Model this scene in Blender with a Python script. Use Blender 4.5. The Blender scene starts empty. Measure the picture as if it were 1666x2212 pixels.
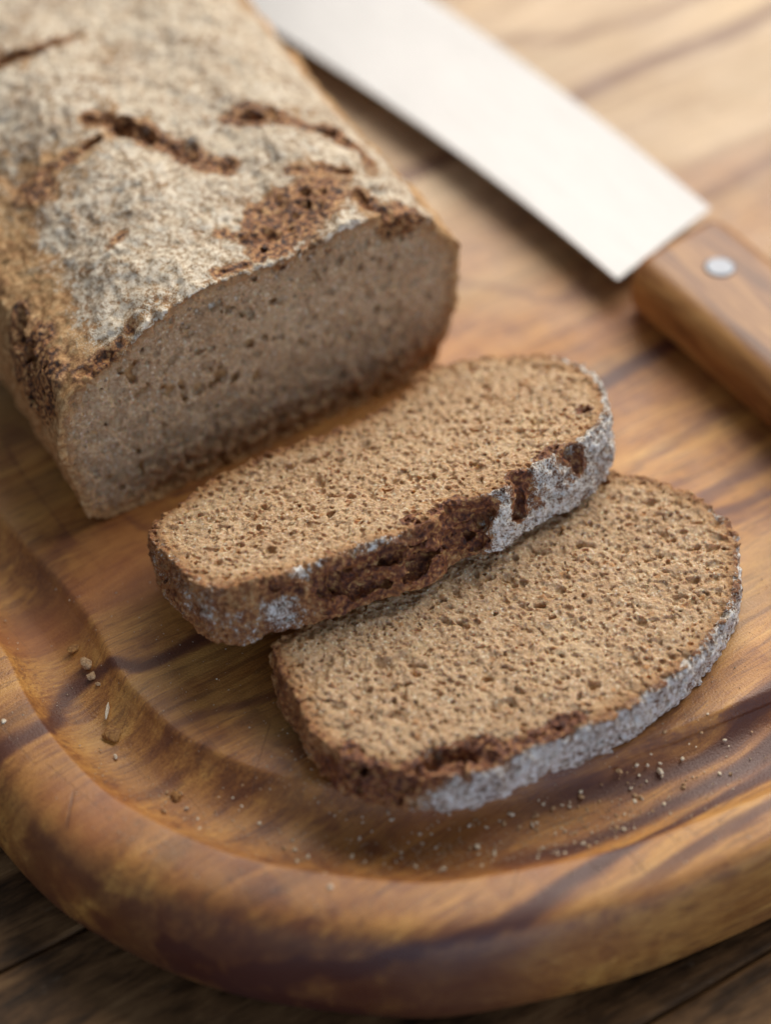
import bpy, math, random, time
import numpy as np
import openvdb as vdb
from mathutils import Vector, Matrix
T_START = time.time()
MM = 0.001
SC = bpy.context.scene
COL = SC.collection

# ------------------------------------------------------------------ camera
PITCH = math.radians(43.0)
HALF = math.radians(8.5)
DIST = 100 / math.tan(HALF)                    # mm from the lens to the board top at the picture centre
cam_d = bpy.data.cameras.new('camera')
cam = bpy.data.objects.new('camera', cam_d)
COL.objects.link(cam)
cam_d.sensor_fit = 'HORIZONTAL'
cam_d.sensor_width = 24.0
cam_d.lens = 12.0 / math.tan(HALF)
cam.location = (0, -math.cos(PITCH) * DIST * MM, math.sin(PITCH) * DIST * MM)
cam.rotation_euler = (math.pi / 2 - PITCH, 0, 0)
cam_d.clip_start = 0.02
cam_d.clip_end = 20
cam_d.dof.use_dof = True
cam_d.dof.focus_distance = 0.629
cam_d.dof.aperture_fstop = 3.9
SC.camera = cam

# ------------------------------------------------------------------ world, window light and added fill
W = bpy.data.worlds.new('World')
SC.world = W
W.use_nodes = True
bg = W.node_tree.nodes['Background']
bg.inputs['Color'].default_value = (0.80, 0.88, 1.0, 1)
bg.inputs['Strength'].default_value = 0.17


def area(name, loc, target, sx, sy, power, color):
    l = bpy.data.lights.new(name, 'AREA')
    l.shape = 'RECTANGLE'
    l.size, l.size_y = sx, sy
    l.energy = power
    l.color = color
    o = bpy.data.objects.new(name, l)
    COL.objects.link(o)
    o.location = loc
    o.rotation_euler = (Vector(target) - Vector(loc)).to_track_quat('-Z', 'Y').to_euler()
    return o


def sph(az, el, r):
    az, el = math.radians(az), math.radians(el)
    return (math.sin(az) * math.cos(el) * r, math.cos(az) * math.cos(el) * r, math.sin(el) * r)


area('window_light', sph(27, 43, 1.7), (0, 0.05, 0), 1.9, 1.35, 43, (1.0, 0.935, 0.85))
area('blue_fill_light', sph(155, 13, 2.4), (0, 0.05, 0.02), 2.2, 1.0, 18, (0.56, 0.72, 1.0))  # added bluish fill from the front right, cools the shaded faces
SC.view_settings.view_transform = 'Standard'
SC.view_settings.look = 'None'
SC.view_settings.exposure = 0.24
SC.view_settings.gamma = 1.0
SC.render.engine = 'CYCLES'
SC.cycles.max_bounces = 8
SC.cycles.diffuse_bounces = 4
SC.cycles.glossy_bounces = 3
SC.cycles.sample_clamp_indirect = 4.0

# ------------------------------------------------------------------ picture-to-place measurements
# points measured on the photograph (1666 px wide) are laid back on the plane they stand on
FPX = 833 / math.tan(HALF)
FW = np.array([0, math.cos(PITCH), -math.sin(PITCH)])
UP = np.array([0, math.sin(PITCH), math.cos(PITCH)])
CAM = -FW * DIST


def onplane(p, p0, n):
    p = np.atleast_2d(np.array(p, float))
    r = FW + ((p[:, 0] - 833) / FPX)[:, None] * np.array([1., 0, 0]) + ((1106 - p[:, 1]) / FPX)[:, None] * UP
    t = ((p0 - CAM) @ n) / (r @ n)
    return CAM + r * t[:, None]


def onz(p, z):
    return onplane(p, np.array([0, 0, float(z)]), np.array([0, 0, 1.]))


# ------------------------------------------------------------------ helpers: noise
def lattice(seed, n=32):
    return np.random.default_rng(seed).random((n, n, n)).astype(np.float32) * 2 - 1


LAT = {}


def vnoise(P, scale, seed=0):
    """smooth value noise at points P (mm); scale = size of one cell in mm"""
    if seed not in LAT:
        LAT[seed] = lattice(seed)
    L = LAT[seed]
    n = L.shape[0]
    q = np.asarray(P, np.float32) / np.asarray(scale, np.float32)
    i = np.floor(q).astype(np.int32)
    f = q - i
    f = f * f * (3 - 2 * f)
    i0 = i % n
    i1 = (i + 1) % n
    x0, y0, z0 = i0[..., 0], i0[..., 1], i0[..., 2]
    x1, y1, z1 = i1[..., 0], i1[..., 1], i1[..., 2]
    fx, fy, fz = f[..., 0], f[..., 1], f[..., 2]
    a = L[x0, y0, z0] * (1 - fx) + L[x1, y0, z0] * fx
    b = L[x0, y1, z0] * (1 - fx) + L[x1, y1, z0] * fx
    c = L[x0, y0, z1] * (1 - fx) + L[x1, y0, z1] * fx
    d = L[x0, y1, z1] * (1 - fx) + L[x1, y1, z1] * fx
    return (a * (1 - fy) + b * fy) * (1 - fz) + (c * (1 - fy) + d * fy) * fz


def gnoise(axes, scale, seed):
    """cubic B-spline noise on a whole regular grid, axis by axis"""
    rng = np.random.default_rng(seed)
    scale = np.broadcast_to(np.asarray(scale, float), (3,))
    mats, dims = [], []
    for ax, s in zip(axes, scale):
        q = (ax - ax[0]) / s + rng.random()
        i = np.floor(q).astype(int)
        f = q - i
        n = i.max() + 4
        m = np.zeros((len(ax), n), np.float32)
        r = np.arange(len(ax))
        m[r, i] += (1 - f) ** 3 / 6
        m[r, i + 1] += (3 * f ** 3 - 6 * f ** 2 + 4) / 6
        m[r, i + 2] += (-3 * f ** 3 + 3 * f ** 2 + 3 * f + 1) / 6
        m[r, i + 3] += f ** 3 / 6
        mats.append(m)
        dims.append(n)
    L = (rng.random(dims).astype(np.float32) * 2 - 1) * 1.9
    L = np.tensordot(mats[0], L, (1, 0))
    L = np.tensordot(L, mats[1], (1, 1))          # x, z', y
    L = np.tensordot(L, mats[2], (1, 1))          # x, y, z
    return L


def poly_sdf(poly, X, Y):
    """signed distance to a closed polygon on 2D arrays; negative inside"""
    d = np.full(X.shape, 1e9, np.float32)
    inside = np.zeros(X.shape, bool)
    n = len(poly)
    for k in range(n):
        ax, ay = poly[k]
        bx, by = poly[(k + 1) % n]
        ex, ey = bx - ax, by - ay
        wx, wy = X - ax, Y - ay
        t = np.clip((wx * ex + wy * ey) / (ex * ex + ey * ey + 1e-9), 0, 1)
        d = np.minimum(d, (wx - t * ex) ** 2 + (wy - t * ey) ** 2)
        if ey != 0:
            c = ((ay > Y) != (by > Y)) & (X < ex * (Y - ay) / ey + ax)
            inside ^= c
    d = np.sqrt(d)
    return np.where(inside, -d, d)


def spline_closed(pts, per=8):
    P = np.array(pts, float)
    n = len(P)
    out = []
    for i in range(n):
        p0, p1, p2, p3 = P[i - 1], P[i], P[(i + 1) % n], P[(i + 2) % n]
        for k in range(per):
            t = k / per
            out.append(0.5 * ((2 * p1) + (-p0 + p2) * t + (2 * p0 - 5 * p1 + 4 * p2 - p3) * t * t
                              + (-p0 + 3 * p1 - 3 * p2 + p3) * t ** 3))
    return np.array(out)


# ------------------------------------------------------------------ helpers: objects
def link(name, me, parent=None, mat=None, **props):
    o = bpy.data.objects.new(name, me)
    COL.objects.link(o)
    if parent is not None:
        o.parent = parent
    if mat is not None and me is not None and not me.materials:
        me.materials.append(mat)
    for k, v in props.items():
        o[k] = v
    return o


def mesh_np(name, verts, faces, smooth=True):
    """verts in mm, faces (n,4) or (n,3) int array or list"""
    me = bpy.data.meshes.new(name)
    V = np.asarray(verts, np.float32) * MM
    if isinstance(faces, np.ndarray):
        k = faces.shape[1]
        me.vertices.add(len(V))
        me.vertices.foreach_set('co', V.ravel())
        me.loops.add(faces.size)
        me.loops.foreach_set('vertex_index', faces.astype(np.int32).ravel())
        me.polygons.add(len(faces))
        me.polygons.foreach_set('loop_start', np.arange(0, faces.size, k, dtype=np.int32))
        me.polygons.foreach_set('use_smooth', np.full(len(faces), smooth))
        me.update(calc_edges=True)
    else:
        me.from_pydata([tuple(v) for v in V], [], faces)
        me.polygons.foreach_set('use_smooth', np.full(len(me.polygons), smooth))
        me.update()
    return me


def attr(me, name, vals):
    a = me.attributes.new(name, 'FLOAT', 'POINT')
    a.data.foreach_set('value', np.asarray(vals, np.float32))


# ------------------------------------------------------------------ helpers: shader nodes
class NT:
    def __init__(self, name):
        self.m = bpy.data.materials.new(name)
        self.m.use_nodes = True
        self.t = self.m.node_tree
        self.n = self.t.nodes
        self.bsdf = self.n['Principled BSDF']

    def put(self, sock, v):
        if isinstance(v, bpy.types.NodeSocket):
            self.t.links.new(v, sock)
        elif isinstance(v, (tuple, list)) and sock.type == 'RGBA' and len(v) == 3:
            sock.default_value = (*v, 1)
        else:
            sock.default_value = v

    def node(self, typ, ins=None, out=0, **kw):
        nd = self.n.new(typ)
        for k, v in kw.items():
            setattr(nd, k, v)
        for k, v in (ins or {}).items():
            self.put(nd.inputs[k], v)
        return nd.outputs[out]

    def math(self, op, a, b=0.0, c=0.0, clamp=False):
        return self.node('ShaderNodeMath', {0: a, 1: b, 2: c}, operation=op, use_clamp=clamp)

    def add(self, a, b): return self.math('ADD', a, b)
    def sub(self, a, b): return self.math('SUBTRACT', a, b)
    def mul(self, a, b): return self.math('MULTIPLY', a, b)

    def mix(self, f, a, b, blend='MIX'):
        nd = self.n.new('ShaderNodeMix')
        nd.data_type = 'RGBA'
        nd.blend_type = blend
        nd.clamp_factor = True
        self.put(nd.inputs[0], f)
        self.put(nd.inputs[6], a)
        self.put(nd.inputs[7], b)
        return nd.outputs[2]

    def ss(self, v, lo, hi, a=0.0, b=1.0):
        return self.node('ShaderNodeMapRange', {0: v, 1: lo, 2: hi, 3: a, 4: b}, interpolation_type='SMOOTHSTEP')

    def coord(self, scale=(1, 1, 1), rot=(0, 0, 0), loc=(0, 0, 0), src=None):
        c = src if src is not None else self.node('ShaderNodeTexCoord', out=3)
        return self.node('ShaderNodeMapping', {'Vector': c, 'Scale': scale, 'Rotation': rot, 'Location': loc})

    def noise(self, vec, scale=1.0, detail=3.0, rough=0.55, dist=0.0, out=0):
        return self.node('ShaderNodeTexNoise', {'Vector': vec, 'Scale': scale, 'Detail': detail,
                                                'Roughness': rough, 'Distortion': dist}, out=out)

    def voro(self, vec, scale=1.0, out=0, feature='F1'):
        return self.node('ShaderNodeTexVoronoi', {'Vector': vec, 'Scale': scale}, out=out, feature=feature)

    def ramp(self, f, stops):
        nd = self.n.new('ShaderNodeValToRGB')
        self.put(nd.inputs[0], f)
        el = nd.color_ramp.elements
        while len(el) < len(stops):
            el.new(0.5)
        for e, (p, c) in zip(el, stops):
            e.position = p
            e.color = (*c, 1)
        return nd.outputs[0]

    def attr(self, name):
        return self.node('ShaderNodeAttribute', out=2, attribute_name=name)

    def bump(self, h, strength, dist, normal=None):
        ins = {'Strength': strength, 'Distance': dist, 'Height': h}
        if normal is not None:
            ins['Normal'] = normal
        return self.node('ShaderNodeBump', ins)

    def set(self, **kw):
        for k, v in kw.items():
            self.put(self.bsdf.inputs[k.replace('_', ' ')], v)
        return self.m


# ------------------------------------------------------------------ board frame and shape
BA = math.radians(36.0)
BE = np.array([math.cos(BA), math.sin(BA)])
BN = np.array([-math.sin(BA), math.cos(BA)])


# ------------------------------------------------------------------ materials
def crumb_material(name):
    t = NT(name)
    c = t.coord()
    n1 = t.noise(c, 1100, 4, .7)         # about 1 mm
    n2 = t.noise(c, 90, 2, .5)           # about 1 cm
    n3 = t.noise(c, 2600, 2, .6)
    col = t.ramp(n1, [(0.28, (0.33, 0.170, 0.070)), (0.42, (0.52, 0.325, 0.170)), (0.56, (0.66, 0.460, 0.275)), (0.72, (0.84, 0.65, 0.43))])
    col = t.mix(t.ss(n2, .40, .70, 0, .35), col, (0.40, 0.225, 0.10))
    n4 = t.noise(c, 38, 2, .5)
    col = t.mix(t.ss(n4, .52, .68, 0, .28), col, (0.80, 0.60, 0.36))
    vb = t.voro(c, 330, out=1)
    vbs = t.node('ShaderNodeSeparateColor', {0: vb}, out=2)
    bran = t.mul(t.math('GREATER_THAN', vbs, 0.95), t.ss(t.voro(c, 330), .34, .22))
    col = t.mix(t.mul(bran, .6), col, (0.50, 0.22, 0.06))
    # pale starch specks that double as painted glints, then dark bran specks
    v = t.voro(c, 1150, out=1)
    vs = t.node('ShaderNodeSeparateColor', {0: v})
    vd = t.voro(c, 1150)
    speck = t.mul(t.math('GREATER_THAN', vs, 0.88), t.math('LESS_THAN', vd, 0.42))
    col = t.mix(t.mul(speck, .75), col, (0.86, 0.74, 0.54))
    v2 = t.voro(c, 820, out=1)
    vs2 = t.node('ShaderNodeSeparateColor', {0: v2}, out=1)
    vd2 = t.voro(c, 820)
    speck2 = t.mul(t.math('GREATER_THAN', vs2, 0.93), t.math('LESS_THAN', vd2, 0.36))
    col = t.mix(t.mul(speck2, .65), col, (0.17, 0.075, 0.035))
    # baked edge: the crumb turns redder against the crust
    edge = t.attr('edge')
    col = t.mix(t.ss(t.add(edge, t.mul(t.sub(n1, .5), 4)), 7.5, 2.0, 0, .45), col, (0.50, 0.26, 0.085))
    col = t.mix(t.ss(t.add(edge, t.mul(t.sub(n1, .5), 2.2)), 4.5, 0.3, 0, .85), col, (0.36, 0.165, 0.06))
    bmp = t.bump(t.add(n3, t.mul(n1, .9)), 0.85, 0.0006)
    t.set(Base_Color=col, Roughness=t.ss(n3, .4, .68, .72, .26), Normal=bmp)
    t.bsdf.inputs['Specular IOR Level'].default_value = 0.45
    t.bsdf.inputs['Subsurface Weight'].default_value = 0.5
    t.bsdf.inputs['Subsurface Radius'].default_value = (1.0, 0.55, 0.25)
    t.bsdf.inputs['Subsurface Scale'].default_value = 0.0017
    return t.m


def crust_material(name, flour_col=(0.93, 0.89, 0.83), brown_stops=None, torn_stops=None):
    t = NT(name)
    c = t.coord()
    n1 = t.noise(c, 700, 4, .62)
    n2 = t.noise(c, 120, 3, .55)
    n3 = t.noise(c, 2400, 3, .65)
    torn = t.attr('torn')
    flour = t.attr('flour')
    brown = t.ramp(t.add(t.mul(n1, .65), t.mul(n2, .35)), brown_stops or
                   [(0.34, (0.10, 0.033, 0.014)), (0.45, (0.26, 0.098, 0.033)), (0.53, (0.45, 0.21, 0.072)), (0.66, (0.66, 0.42, 0.19))])
    tornc = t.ramp(n1, torn_stops or [(0.34, (0.055, 0.018, 0.011)), (0.46, (0.17, 0.050, 0.022)), (0.56, (0.32, 0.12, 0.040)), (0.68, (0.58, 0.33, 0.12))])
    col = t.mix(torn, brown, tornc)
    # grains of flour: a threshold on fine noise moved by the dusting mask
    g = t.add(t.mul(n3, .55), t.add(t.mul(n1, .30), t.mul(n2, .15)))
    thr = t.sub(0.70, t.mul(flour, 0.245))
    fac = t.ss(t.sub(g, thr), -0.035, 0.05)
    fcol = t.mix(t.ss(n1, .35, .65), (flour_col[0] * .80, flour_col[1] * .74, flour_col[2] * .64), flour_col)
    col = t.mix(t.mul(fac, .98), col, fcol)
    bmp = t.bump(t.add(n3, t.mul(fac, .5)), 0.9, 0.0006)
    rough = t.mix(fac, t.ss(torn, 0, 1, .55, .36), (0.9, 0.9, 0.9))
    t.set(Base_Color=col, Roughness=rough, Normal=bmp)
    t.bsdf.inputs['Specular IOR Level'].default_value = 0.45
    return t.m


def float_curve(t, x, pts):
    nd = t.n.new('ShaderNodeFloatCurve')
    t.put(nd.inputs['Value'], x)
    cu = nd.mapping.curves[0]
    while len(cu.points) < len(pts):
        cu.points.new(0.5, 0.5)
    for p, (a, b) in zip(cu.points, pts):
        p.location = (a, b)
    nd.mapping.update()
    return nd.outputs[0]


def board_material():
    """acacia: grain along local X; dark heartwood streaks follow their own lines through the wood"""
    t = NT('acacia_wood')
    co = t.node('ShaderNodeTexCoord', out=3)
    warp = t.noise(t.coord((9, 16, 16), src=co), 1, 2, .5, out=1)
    wv = t.node('ShaderNodeVectorMath', {0: warp, 1: (0.5, 0.5, 0.5)}, operation='SUBTRACT')
    wv = t.node('ShaderNodeVectorMath', {0: wv, 1: (0.0, 0.020, 0.020)}, operation='MULTIPLY')
    c2 = t.node('ShaderNodeVectorMath', {0: co, 1: wv}, operation='ADD')
    sep = t.n.new('ShaderNodeSeparateXYZ')
    t.put(sep.inputs[0], c2)
    X, Y, Z = sep.outputs
    broad = t.noise(t.coord((5, 26, 22), src=c2), 1, 3, .5, .4)
    mid = t.noise(t.coord((14, 190, 150), src=c2), 1, 4, .6, .4)
    fine = t.noise(t.coord((90, 1500, 1300), src=c2), 1, 4, .7)
    curl = t.noise(t.coord((150, 60, 60), rot=(0, 0, .5), src=c2), 1, 3, .5, .8)
    f = t.add(t.mul(broad, .36), t.add(t.mul(mid, .36), t.mul(fine, .28)))
    col = t.ramp(f, [(0.35, (0.085, 0.023, 0.007)), (0.43, (0.21, 0.068, 0.015)), (0.50, (0.38, 0.150, 0.032)),
                     (0.57, (0.57, 0.275, 0.064)), (0.67, (0.76, 0.45, 0.14))])
    col = t.mix(t.ss(curl, .38, .68, 0, .35), col, (0.58, 0.27, 0.06))
    fib = t.noise(t.coord((60, 620, 560), rot=(0, 0, .05), src=c2), 1, 3, .6, .5)
    col = t.mix(t.ss(fib, .53, .64, 0, .55), col, (0.17, 0.060, 0.018))
    # olive and reddish drifts
    red = t.noise(t.coord((11, 26, 20), loc=(3, 1, 0), src=c2), 1, 2, .5)
    col = t.mix(t.ss(red, .50, .70, 0, .60), col, (0.36, 0.120, 0.035))
    col = t.mix(t.ss(red, .46, .30, 0, .45), col, (0.36, 0.235, 0.075))
    # paler wood towards the far side, with back glare painted into its colour
    far_glare = t.add(t.add(Y, t.mul(X, .35)), t.mul(t.sub(broad, .5), .12))
    col = t.mix(t.ss(far_glare, .045, .15, 0, .85), col, t.mix(t.ss(f, .38, .62), (0.44, 0.30, 0.175), (0.66, 0.50, 0.32)))
    dark = (0.075, 0.018, 0.011)
    wob = t.mul(t.sub(t.noise(t.coord((22, 60, 60), src=co), 1, 3, .6), .5), 0.007)
    edge_n = t.sub(mid, .5)

    def band(dpts, width, strength, x0=-0.16, x1=0.40, soft=.55):
        # dpts: (pixel x, pixel y, height mm) followed on the photograph, laid back on the board
        bp = []
        for px, py, pz in dpts:
            w_ = onz([(px, py)], pz)[0]
            bp.append((float(w_[:2] @ BE) * MM, float(w_[:2] @ BN) * MM))
        bp.sort()
        if bp[0][0] > -.155:
            bp.insert(0, (-.158, bp[0][1] - .3 * (bp[1][1] - bp[0][1])))
        if bp[-1][0] < .39:
            bp.append((.40, bp[-1][1] + .0))
        pts = bp
        xn = t.node('ShaderNodeMapRange', {0: X, 1: -0.16, 2: 0.40, 3: 0., 4: 1.})
        cv = float_curve(t, xn, [((px + .16) / .56, (py + .25) / .5) for px, py in pts])
        cy = t.sub(t.mul(cv, .5), .25)
        d = t.math('ABSOLUTE', t.add(t.sub(Y, cy), wob))
        d = t.add(d, t.mul(edge_n, width * 1.5))
        k = t.ss(d, width, width * (1 - soft) * .35, 0, strength)
        k = t.mul(k, t.ss(X, x0 - .012, x0 + .02))
        return t.mul(k, t.ss(X, x1 + .012, x1 - .02))

    bands = [
        band([(0, 1605, 0), (85, 1560, 0), (130, 1500, -4), (200, 1455, -5), (300, 1440, 0), (430, 1380, 0), (900, 1080, 0), (1300, 830, 0), (1440, 750, 0), (1666, 650, 0)], .0042, .86),
        band([(760, 440, 0), (850, 385, 0), (900, 365, 0), (1230, 205, 0), (1450, 105, 0), (1600, 50, 0), (1800, -40, 0)], .0058, .60, .05),
        band([(1000, 1880, -3), (1183, 1822, -5), (1333, 1752, -5), (1483, 1677, -5), (1666, 1590, -5)], .0050, .95, -.05),
        band([(1200, 1700, -4), (1333, 1650, -3), (1483, 1580, 0), (1666, 1490, 0)], .0044, .85, -.03),  # shadow edge of the slice along the plateau, painted as a dark band
        band([(300, 2030, -16), (480, 2095, -17), (640, 2110, -15), (833, 2072, -8), (1033, 2012, -4), (1183, 1932, -1), (1333, 1827, 0), (1433, 1767, -2), (1666, 1642, -5)], .0036, .97),
        band([(100, 1890, -18), (190, 1960, -19), (300, 2025, -18), (450, 2080, -17), (600, 2125, -18), (833, 2150, -19), (1000, 2150, -20)], .0125, .74, -.135, -.05, .85),
        band([(1300, 1250, 0), (1450, 1150, 0), (1550, 1050, 0), (1666, 980, 0)], .0042, .50, .02),
        band([(1400, 1180, 0), (1550, 1110, 0), (1666, 1060, 0)], .0022, .55, .03),
        band([(1450, 960, 0), (1666, 850, 0)], .0030, .35, .06),
        band([(380, 1560, 0), (560, 1500, 0), (700, 1440, 0)], .0022, .45, -.10, .02),
        band([(1250, 1990, -4), (1450, 1870, -2), (1666, 1730, 0)], .0026, .70, -.03),
        band([(0, 960, 0), (60, 930, 0), (160, 1150, 0), (300, 1150, 0)], .0060, .30, -.10, -.02),
        band([(1000, 620, 0), (1200, 640, 0), (1300, 560, 0)], .0040, .30, .06),
        band([(1000, 90, 0), (1300, 60, 0), (1500, -20, 0)], .0060, .30, .1),
    ]
    tot = bands[0]
    for b in bands[1:]:
        tot = t.math('MAXIMUM', tot, b)
    col = t.mix(t.ss(tot, 0, .5, 0, .35), col, (0.26, 0.08, 0.03))
    col = t.mix(tot, col, dark)
    # pores: short dark dashes along the grain, and knife scratches across it
    pores = t.noise(t.coord((420, 5200, 5200), src=c2), 1, 1, .5)
    col = t.mix(t.ss(pores, .66, .74, 0, .42), col, (0.07, 0.028, 0.014))
    sc = t.noise(t.coord((900, 26, 26), rot=(0, 0, .35), src=co), 1, 2, .5)
    scr = t.ss(sc, .700, .735, 0, .28)
    col = t.mix(scr, col, (0.10, 0.045, 0.02))
    # knife nicks and scratches in the rim and the flat
    sp = t.n.new('ShaderNodeSeparateXYZ')
    t.put(sp.inputs[0], co)
    PX, PY = sp.outputs[0], sp.outputs[1]
    marks = None
    for (x0_, y0_, x1_, y1_, z_, w_) in ((1318, 1802, 1398, 1887, 0, .35), (1423, 1782, 1465, 1822, 0, .25), (1470, 1778, 1510, 1808, 0, .22), (1123, 1867, 1100, 1940, 0, .3),
                                         (160, 1707, 142, 1782, 0, .45), (1270, 1860, 1318, 1908, 0, .22), (540, 1700, 585, 1560, 0, .18), (1600, 1680, 1560, 1720, 0, .3),
                                         (470, 1560, 560, 1530, 0, .15), (1480, 1040, 1560, 1000, 0, .2), (100, 1650, 230, 1760, 0, .14)):
        A_, B_ = onz([(x0_, y0_), (x1_, y1_)], z_)
        ax_, ay_ = float(A_[:2] @ BE) * MM, float(A_[:2] @ BN) * MM
        bx_, by_ = float(B_[:2] @ BE) * MM, float(B_[:2] @ BN) * MM
        l_ = math.hypot(bx_ - ax_, by_ - ay_)
        ux, uy = (bx_ - ax_) / l_, (by_ - ay_) / l_
        qx, qy = t.sub(PX, ax_), t.sub(PY, ay_)
        along = t.add(t.mul(qx, ux), t.mul(qy, uy))
        across = t.math('ABSOLUTE', t.sub(t.mul(qy, ux), t.mul(qx, uy)))
        m_ = t.mul(t.ss(across, w_ * MM, 0), t.mul(t.ss(along, -.0005, .001), t.ss(along, l_ + .0005, l_ - .001)))
        marks = m_ if marks is None else t.math('MAXIMUM', marks, m_)
    scr = t.math('MAXIMUM', scr, t.mul(marks, .8))
    col = t.mix(t.mul(marks, .75), col, (0.09, 0.035, 0.015))
    # worn rub-out on the side: greyer, drier wood
    wear = t.noise(t.coord((30, 50, 90), src=co), 1, 3, .6)
    bmp = t.bump(t.add(t.mul(fine, .5), t.add(t.mul(pores, -.5), t.mul(scr, -1.2))), .30, .00035)
    fz = t.noise(co, 1700, 3, .6)
    bmp = t.bump(fz, .5, .0004, bmp)
    rough = t.add(t.ss(wear, .3, .7, .42, .56), t.mul(t.sub(fine, .5), .2))
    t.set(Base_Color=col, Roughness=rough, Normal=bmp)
    t.bsdf.inputs['Specular IOR Level'].default_value = 0.62
    return t.m


def table_material():
    t = NT('dark_walnut_plank')
    oi = t.node('ShaderNodeObjectInfo', out=5)
    co = t.node('ShaderNodeTexCoord', out=3)
    off = t.node('ShaderNodeCombineXYZ', {0: t.mul(oi, 3.1), 1: t.mul(oi, 5.7), 2: oi})
    co = t.node('ShaderNodeVectorMath', {0: co, 1: off}, operation='ADD')
    a = t.noise(t.coord((16, 75, 40), src=co), 1, 4, .6, .7)
    b = t.noise(t.coord((70, 620, 500), src=co), 1, 3, .65)
    m = t.noise(t.coord((90, 170, 100), src=co), 1, 3, .6)
    f = t.add(t.mul(a, .5), t.add(t.mul(b, .22), t.mul(m, .28)))
    col = t.ramp(f, [(0.38, (0.020, 0.011, 0.006)), (0.46, (0.068, 0.035, 0.015)), (0.53, (0.135, 0.070, 0.029)), (0.64, (0.23, 0.13, 0.056))])
    worn = t.noise(t.coord((140, 300, 200), src=co), 1, 2, .7)
    col = t.mix(t.ss(worn, .66, .78, 0, .4), col, (0.16, 0.115, 0.075))
    bmp = t.bump(t.add(b, t.mul(m, .6)), .45, .0006)
    t.set(Base_Color=col, Roughness=t.ss(a, .3, .7, .5, .66), Normal=bmp)
    t.bsdf.inputs['Specular IOR Level'].default_value = 0.16
    return t.m


def knife_wood():
    t = NT('knife_handle_wood')
    co = t.node('ShaderNodeTexCoord', out=3)
    a = t.noise(t.coord((20, 160, 120), src=co), 1, 4, .6, .8)
    b = t.noise(t.coord((120, 2000, 1800), src=co), 1, 2, .6)
    col = t.ramp(t.add(t.mul(a, .8), t.mul(b, .2)), [(0.36, (0.10, 0.032, 0.009)), (0.47, (0.25, 0.100, 0.026)), (0.58, (0.38, 0.180, 0.052)), (0.70, (0.48, 0.26, 0.085))])
    t.set(Base_Color=col, Roughness=.42, Normal=t.bump(b, .2, .0002))
    return t.m


def steel(name, rough, col=(0.80, 0.79, 0.77)):
    t = NT(name)
    co = t.node('ShaderNodeTexCoord', out=3)
    b = t.noise(t.coord((60, 3000, 60), src=co), 1, 3, .6)
    t.set(Base_Color=col, Metallic=1.0, Roughness=t.ss(b, .3, .7, rough * .85, rough * 1.15))
    return t.m


M_CRUMB = crumb_material('rye_crumb')
M_CRUST = crust_material('floured_rye_crust')
M_LOAF = crust_material('tan_floured_loaf_crust', (0.95, 0.84, 0.68),
                        [(0.34, (0.26, 0.105, 0.034)), (0.45, (0.48, 0.245, 0.088)), (0.53, (0.62, 0.36, 0.15)), (0.66, (0.76, 0.53, 0.28))],
                        [(0.36, (0.030, 0.011, 0.006)), (0.46, (0.13, 0.046, 0.018)), (0.54, (0.42, 0.17, 0.052)), (0.66, (0.70, 0.43, 0.18))])
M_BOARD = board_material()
M_TABLE = table_material()
M_KWOOD = knife_wood()
M_STEEL = steel('brushed_blade_steel', .31, (0.182, 0.180, 0.180))
M_RIVET = steel('rivet_metal', .42, (0.165, 0.175, 0.195))

def to_board(P):
    P = np.atleast_2d(P)
    return np.c_[P[:, :2] @ BE, P[:, :2] @ BN]


def from_board(Q):
    Q = np.atleast_2d(Q)
    return Q[:, :1] * BE + Q[:, 1:2] * BN


# inner lip of the rim, in the board's own frame (x along grain, y across), counted round
RIM_PTS = [(-104, 60), (-104.5, 18), (-107.5, 2), (-109.5, -14), (-109, -34), (-106, -47), (-98, -66), (-87, -82), (-70, -99),
           (-57, -108), (-27, -120.5), (-4, -126), (17, -129.5), (55, -134), (110, -136), (180, -136), (230, -134), (280, -126), (315, -108),
           (338, -80), (350, -40), (354, 0), (354, 60), (350, 110), (336, 148), (308, 178), (265, 196), (210, 202), (110, 203), (20, 201),
           (-35, 194), (-72, 174), (-94, 144), (-103, 105)]
rim = spline_closed(RIM_PTS, 30)
for _ in range(40):
    rim = (np.roll(rim, 1, 0) + rim * 2 + np.roll(rim, -1, 0)) / 4
seg = np.linalg.norm(np.roll(rim, -1, 0) - rim, axis=1)
cum = np.r_[0, np.cumsum(seg)]
N_R = 720
s_t = np.linspace(0, cum[-1], N_R, endpoint=False)
rc = np.vstack([rim, rim[:1]])
rim = np.c_[np.interp(s_t, cum, rc[:, 0]), np.interp(s_t, cum, rc[:, 1])]
tan = np.roll(rim, -1, 0) - np.roll(rim, 1, 0)
tan /= np.linalg.norm(tan, axis=1)[:, None]
nin = np.c_[-tan[:, 1], tan[:, 0]]               # inward when counted counter-clockwise
if np.sum((np.array([120, 30]) - rim) * nin) < 0:
    nin = -nin
side = np.clip(-rim[:, 1] / 120, 0, 1)           # 1 along the near side
OUTS = 1.10 - .36 * np.clip((rim[:, 0] + 70) / 110, 0, 1) * (side > .5)
OUTS = np.convolve(np.r_[OUTS[-20:], OUTS, OUTS[:20]], np.ones(41) / 41, 'valid')
GW = 22.5 + 4.5 * side                           # groove width

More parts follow.
